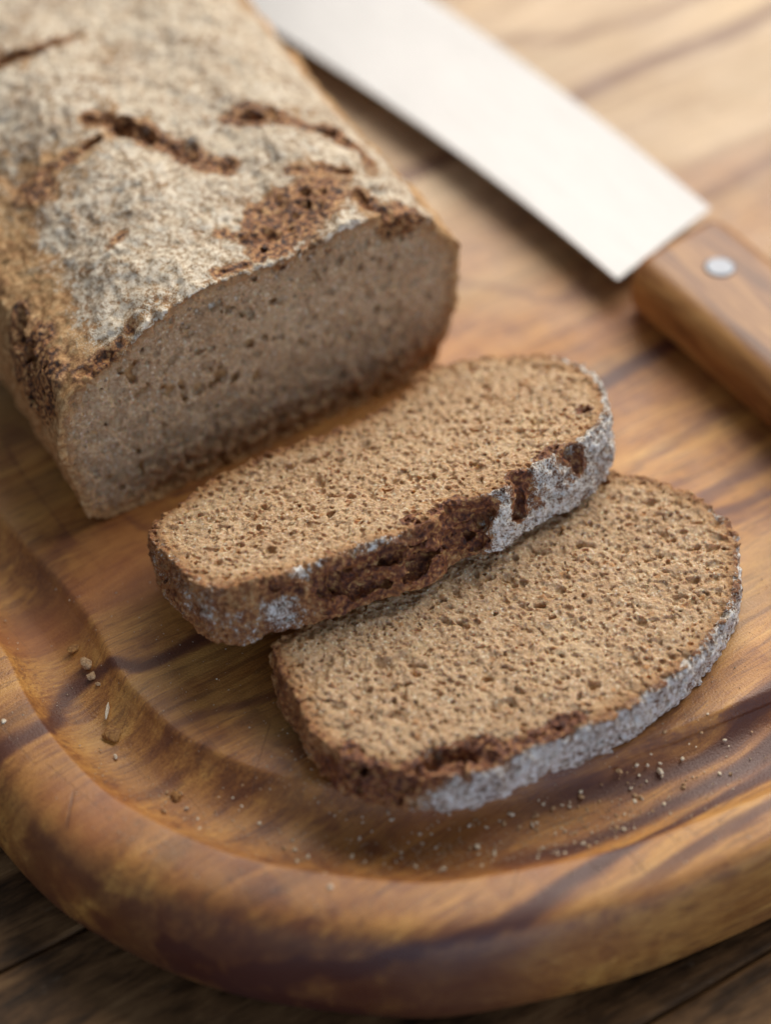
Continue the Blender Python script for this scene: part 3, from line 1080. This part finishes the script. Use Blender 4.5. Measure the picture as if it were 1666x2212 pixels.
# ------------------------------------------------------------------ knife
KZ = 9.5
k_low = onz([(500, 0), (625, 92), (725, 152), (833, 215), (983, 312), (1133, 435), (1250, 535), (1333, 606)], KZ)[:, :2]
k_up = onz([(935, -6), (1040, 64), (1183, 168), (1333, 278), (1483, 402), (1535, 446)], KZ)[:, :2]
tail = onz([(1592, 470)], KZ)[0, :2]
hc0 = onz([(1355, 590)], 14)[0, :2]
hc1 = onz([(1550, 476)], 14)[0, :2]
edge_lo = onz([(1363, 655), (1666, 930)], 5)[:, :2]
kdir = edge_lo[1] - edge_lo[0]
kdir /= np.linalg.norm(kdir)
kperp = np.array([-kdir[1], kdir[0]])
if kperp @ np.array([1, 1]) < 0:
    kperp = -kperp
kang = math.atan2(kdir[1], kdir[0])
korg = (hc0 + hc1) / 2
knife = link('bread_knife', None, label='long knife with a broad bright steel blade and riveted wooden handle lying on the board', category='knife')
knife.empty_display_size = .02
knife.location = (korg[0] * MM, korg[1] * MM, 0)
knife.rotation_euler[2] = kang


def kloc(P):
    d = np.atleast_2d(P) - korg
    return np.c_[d @ kdir, d @ kperp]


lo_, up_ = kloc(k_low), kloc(k_up)
# carry both edges beyond the frame to the tip
def fitq(P, xs, flat=.75):
    c = np.polyfit(P[:, 0], P[:, 1], 2)
    c[0] *= flat
    c2_ = np.polyfit(P[:, 0], P[:, 1] - c[0] * P[:, 0] ** 2, 1)
    return c[0] * xs ** 2 + np.polyval(c2_, xs)


x_heel_lo, x_heel_up = lo_[-1, 0], up_[-1, 0]
L_TIP = -262.0
nS = 90
us = np.linspace(0, 1, nS)
rowsL, rowsU = [], []
for u in us:
    xl = x_heel_lo + (L_TIP - x_heel_lo) * u
    xu = x_heel_up + (L_TIP - x_heel_up) * u
    yl = fitq(lo_, xl, 1.0)
    yu = fitq(up_, xu)
    if u > .78:                                   # the edge sweeps into the tip
        w = (u - .78) / .22
        yu = yu + (yl - yu) * w ** 2.2
    rowsL.append((xl, yl))
    rowsU.append((xu, yu))
rowsL, rowsU = np.array(rowsL), np.array(rowsU)
SEC = [(0, -1.05), (0, 1.05), (.03, 1.15), (.35, 1.0), (.62, .75), (.85, .32), (1, .03), (.85, -.32), (.62, -.75), (.35, -1.0), (.03, -1.15)]
Vb, Fb = [], []
for a, b, u in zip(rowsL, rowsU, us):
    zc = KZ - 1.0 - .8 * u
    tk = 1 - .45 * u
    for s, z in SEC:
        p = a + (b - a) * s
        Vb.append((p[0], p[1], zc + z * tk))
L = len(SEC)
for r in range(nS - 1):
    for c in range(L):
        Fb.append((r * L + c, r * L + (c + 1) % L, (r + 1) * L + (c + 1) % L, (r + 1) * L + c))
Fb.append(tuple(range(L))[::-1])
Fb.append(tuple(range((nS - 1) * L, nS * L)))


def fix_normals(me):
    b = bmesh.new()
    b.from_mesh(me)
    bmesh.ops.recalc_face_normals(b, faces=b.faces)
    b.to_mesh(me)
    b.free()


bmsh = mesh_np('blade', Vb, Fb)
fix_normals(bmsh)
blade = link('blade', bmsh, knife, M_STEEL)
mod = blade.modifiers.new('edges', 'EDGE_SPLIT')
mod.split_angle = math.radians(40)


def rounded_bar(x0, x1, wfun, z0, z1, r, nx=40, nr=7, slant=0.0, mid=0.0, ease=3.0):
    """bar along X, its width from wfun(x)->(y0, y1), rounded section, both ends eased"""
    Vv, Ff = [], []
    ns = 0
    xs = np.r_[x0, x0 + .25, x0 + .7, x0 + 1.4, x0 + 2.3, x0 + 3.4, x0 + 4.6, np.linspace(x0 + 5.4, x1 - 6, nx), x1 - 3, x1 - 1.4, x1 - .4, x1]
    for x in xs:
        e = min(x - x0, x1 - x)
        q = ease
        ins = 0 if e >= q else (q - math.sqrt(max(0, q * q - (q - e) ** 2))) * .8
        y0, y1 = wfun(x)
        y0, y1 = y0 + ins, y1 - ins
        za, zb = z0 + ins * .8, z1 - ins * .8
        rr = max(.3, r - ins * .6)
        ring = []
        for cy, cz, a0 in ((y1 - rr, zb - rr, 0), (y0 + rr, zb - rr, 90), (y0 + rr, za + rr, 180), (y1 - rr, za + rr, 270)):
            for k in range(nr):
                a = math.radians(a0 + 90 * k / (nr - 1))
                ring.append((x + slant * (cy + rr * math.cos(a) - mid), cy + rr * math.cos(a), cz + rr * math.sin(a)))
        ns = len(ring)
        Vv += ring
    for rI in range(len(xs) - 1):
        for c in range(ns):
            Ff.append((rI * ns + c, rI * ns + (c + 1) % ns, (rI + 1) * ns + (c + 1) % ns, (rI + 1) * ns + c))
    Ff.append(tuple(range(ns))[::-1])
    Ff.append(tuple(range((len(xs) - 1) * ns, len(xs) * ns)))
    m = mesh_np('bar', Vv, Ff)
    fix_normals(m)
    return m


h0, h1 = kloc(hc0)[0], kloc(hc1)[0]
slant = (h1[0] - h0[0]) / (h1[1] - h0[1])
el = kloc(edge_lo)
ylo, yhi = el[0, 1], h1[1] + 1.0
print('knife', h0, h1, el, slant, kang)


def wf(x):
    s = 1.5 * math.sin((x - 8) / 130 * math.pi * 1.3)
    return (ylo - .3 + s * .6, yhi + s * .5)


for nm, za, zb in (('handle', .2, 18.4),):
    hm = rounded_bar(0, 128, wf, za, zb, 7.2, slant=slant, mid=0, ease=5.2)
    o = link(nm, hm, knife, M_KWOOD)
tb = rounded_bar(-1.2, 12.5, lambda x: (h1[1] - 6, h1[1] + 2.6), KZ - 1.6, KZ + .9, .8, slant=slant, nx=4)
link('bolster', tb, knife, M_RIVET)
rv = kloc(onz([(1555, 581)], 18)[0, :2])[0]
for kx in (0, 42, 84):
    bm = bmesh.new()
    bmesh.ops.create_cone(bm, cap_ends=True, cap_tris=False, segments=40, radius1=4.4 * MM, radius2=4.4 * MM, depth=19 * MM)
    top = [f for f in bm.faces if f.normal.z > .9]
    r = bmesh.ops.inset_region(bm, faces=top, thickness=.7 * MM, depth=.35 * MM)
    for f in bm.faces:
        f.smooth = abs(f.normal.z) < .9
    m = bpy.data.meshes.new('rivet')
    bm.to_mesh(m)
    bm.free()
    o = link('rivet', m, knife, M_RIVET)
    o.location = ((rv[0] + kx) * MM, (rv[1] + 0) * MM, 9.0 * MM)

# ------------------------------------------------------------------ crumbs on the board
def crumb_mat(name, c0, c1):
    t = NT(name)
    c = t.coord()
    n = t.noise(c, 1400, 3, .6)
    t.set(Base_Color=t.ramp(n, [(.35, c0), (.65, c1)]), Roughness=.75, Normal=t.bump(n, .5, .0003))
    return t.m


MC = [crumb_mat('pale_crumb', (.66, .52, .34), (.92, .83, .66)), crumb_mat('tan_crumb', (.34, .19, .09), (.62, .42, .23)), crumb_mat('amber_crumb', (.20, .08, .02), (.48, .24, .07)), crumb_mat('crumb_dust_mix', (.36, .22, .11), (.80, .70, .52))]


def crumb_verts(r, rg, sub=2, flat=.7):
    bm = bmesh.new()
    bmesh.ops.create_icosphere(bm, subdivisions=sub, radius=1)
    P = np.array([v.co[:] for v in bm.verts])
    F_ = [[v.index for v in f.verts] for f in bm.faces]
    bm.free()
    off = rg.uniform(0, 50, 3)
    k = 1 + .42 * vnoise(P + off, .8, 51) + .22 * vnoise(P + off, .35, 52)
    P = P * k[:, None] * np.array([1, rg.uniform(.55, .9), flat * rg.uniform(.7, 1.1)]) * r
    a = rg.uniform(0, 6.28)
    c_, s_ = math.cos(a), math.sin(a)
    P = P @ np.array([[c_, s_, 0], [-s_, c_, 0], [0, 0, 1]])
    return P, F_


rg = np.random.default_rng(77)


def place_crumb(px, py, r, mi, label, group=None, sub=2, flat=.7):
    w = onz([(px, py)], -3)[0]
    for _ in range(4):
        z = board_z(to_board(w[None]))[0]
        w = onz([(px, py)], z)[0]
    P, F_ = crumb_verts(r, rg, sub, flat)
    z0 = -P[:, 2].min() * .82
    o = link('bread_crumb', mesh_np('bread_crumb', P, F_, False), mat=MC[mi], label=label, category='crumb')
    if group:
        o['group'] = group
    o.location = (w[0] * MM, w[1] * MM, (z + z0) * MM)
    return o


place_crumb(188, 1440, 1.9, 1, 'largest rounded tan crumb in the groove at the left', 'big crumbs in the juice groove')
place_crumb(198, 1464, 1.2, 1, 'small round crumb just in front of the largest groove crumb', 'big crumbs in the juice groove')
place_crumb(240, 1590, 2.5, 2, 'flat amber flake of crust lying in the left groove', 'big crumbs in the juice groove', flat=.35)
place_crumb(158, 1408, 1.6, 2, 'brown crumb behind the largest groove crumb, against the plateau wall', 'big crumbs in the juice groove')
place_crumb(212, 1480, .8, 1, 'tiny crumb between the tan crumbs and the thin husk', 'big crumbs in the juice groove')
place_crumb(250, 1637, .75, 0, 'white speck of crumb beside the flat amber flake', 'big crumbs in the juice groove')
place_crumb(8, 1560, .7, 0, 'white crumb on the rim top at the far left', 'big crumbs in the juice groove')
place_crumb(380, 1722, 1.3, 2, 'amber crumb in the middle of the front left groove', 'big crumbs in the juice groove')
place_crumb(1290, 1605, .01 + 1.4, 0, 'curled pale crumb on the plum streak right of the front slice', 'big crumbs in the juice groove')
hk = place_crumb(232, 1540, 2.2, 0, 'thin pale husk standing up in the left groove', 'big crumbs in the juice groove')
hk.scale = (.22, 1.3, .5)
def zone_label(px, py, mi):
    tone = 'pale' if mi == 0 else 'tan'
    if px < 700:
        z = 'in the left front curve of the groove'
    elif px < 1050:
        z = 'in the groove below the middle of the front slice'
    elif px < 1300:
        z = 'in the groove below the floured crust of the front slice'
    else:
        z = 'in the groove at the far right'
    return 'small %s crumb %s' % (tone, z), '%s crumbs %s' % (tone, z)


spec = [(390, 1716, .8), (360, 1712, .5), (845, 1770, .5), (640, 1780, .5), (354, 1756, .75), (404, 1748, .65), (612, 1835, .75), (630, 1815, .55), (638, 1835, .6), (667, 1854, .65), (712, 1917, .7), (760, 1850, .45), (1033, 1832, .9), (1150, 1783, .7), (1195, 1748, .75),
        (1105, 1760, .8), (1013, 1785, .6), (1257, 1722, .9), (1340, 1668, 1.0), (1425, 1672, 1.1), (1400, 1655, .6), (1475, 1640, .6), (1565, 1600, .6), (1478, 1700, .6), (1280, 1800, .5),
        (905, 1803, .6), (868, 1840, .5), (1070, 1840, .6), (1160, 1765, .8), (1230, 1745, .6), (1090, 1778, .9), (1120, 1790, .6), (950, 1880, .4), (560, 1780, .5), (700, 1890, .5), (520, 1740, .5)]
for px, py, r in spec:
    mi_ = 0 if rg.random() < .7 else 1
    place_crumb(px + rg.uniform(-2, 2), py + rg.uniform(-2, 2), r, mi_, *zone_label(px, py, mi_), sub=1)
n_small = 0
while n_small < 235:
    px = rg.uniform(380, 1650) if rg.random() < .45 else rg.normal(1180, 210)
    lip = np.interp(px, [380, 620, 850, 1000, 1300, 1500, 1666], [1785, 1862, 1890, 1880, 1830, 1762, 1690])
    brd = np.interp(px, [380, 650, 740, 1060, 1300, 1480, 1600, 1666], [1640, 1700, 1740, 1762, 1630, 1540, 1480, 1450])
    if not (370 < px < 1655):
        continue
    py = lip - (lip - brd) * rg.random() ** (1.3 if px > 1000 else .9)
    mi_ = 0 if rg.random() < .6 else 1
    place_crumb(px, py, (.2 + .5 * rg.random() ** 2.2), mi_, *zone_label(px, py, mi_), sub=1, flat=rg.uniform(.3, .8))
    n_small += 1
# fine dust of flour and crumb, too small to count
Vd, Fd = [], []
ico, icf = crumb_verts(1, rg, 1)
for k in range(5200):
    q = rg.random()
    if q < .5:
        px, py = rg.normal(1130, 230), rg.normal(1760, 60)
    elif q < .8:
        px, py = rg.uniform(200, 1100), rg.normal(1780, 70)
    else:
        px, py = rg.uniform(0, 1666), rg.uniform(1250, 2000)
    if not (-20 < px < 1690):
        continue
    w = onz([(px, py)], -2)[0]
    z = board_z(to_board(w[None]))[0]
    if z < -8:
        continue
    w = onz([(px, py)], z)[0]
    r = rg.uniform(.09, .17) + (.16 * rg.random() if rg.random() < .25 else 0)
    b0 = len(Vd)
    for p in ((1, 0, 0), (0, 1, 0), (-1, 0, 0), (0, -1, 0), (0, 0, 1), (0, 0, -.6)):
        Vd.append((w[0] + p[0] * r * rg.uniform(.6, 1.4), w[1] + p[1] * r * rg.uniform(.6, 1.4), z + .4 * r + p[2] * r))
    for a, b, c in ((0, 1, 4), (1, 2, 4), (2, 3, 4), (3, 0, 4), (1, 0, 5), (2, 1, 5), (3, 2, 5), (0, 3, 5)):
        Fd.append((b0 + a, b0 + b, b0 + c))
link('crumb_dust', mesh_np('crumb_dust', Vd, Fd, False), mat=MC[3], kind='stuff', label='fine dust of flour and crumbs over the board groove', category='crumbs')
print('script done', round(time.time() - T_START, 1))
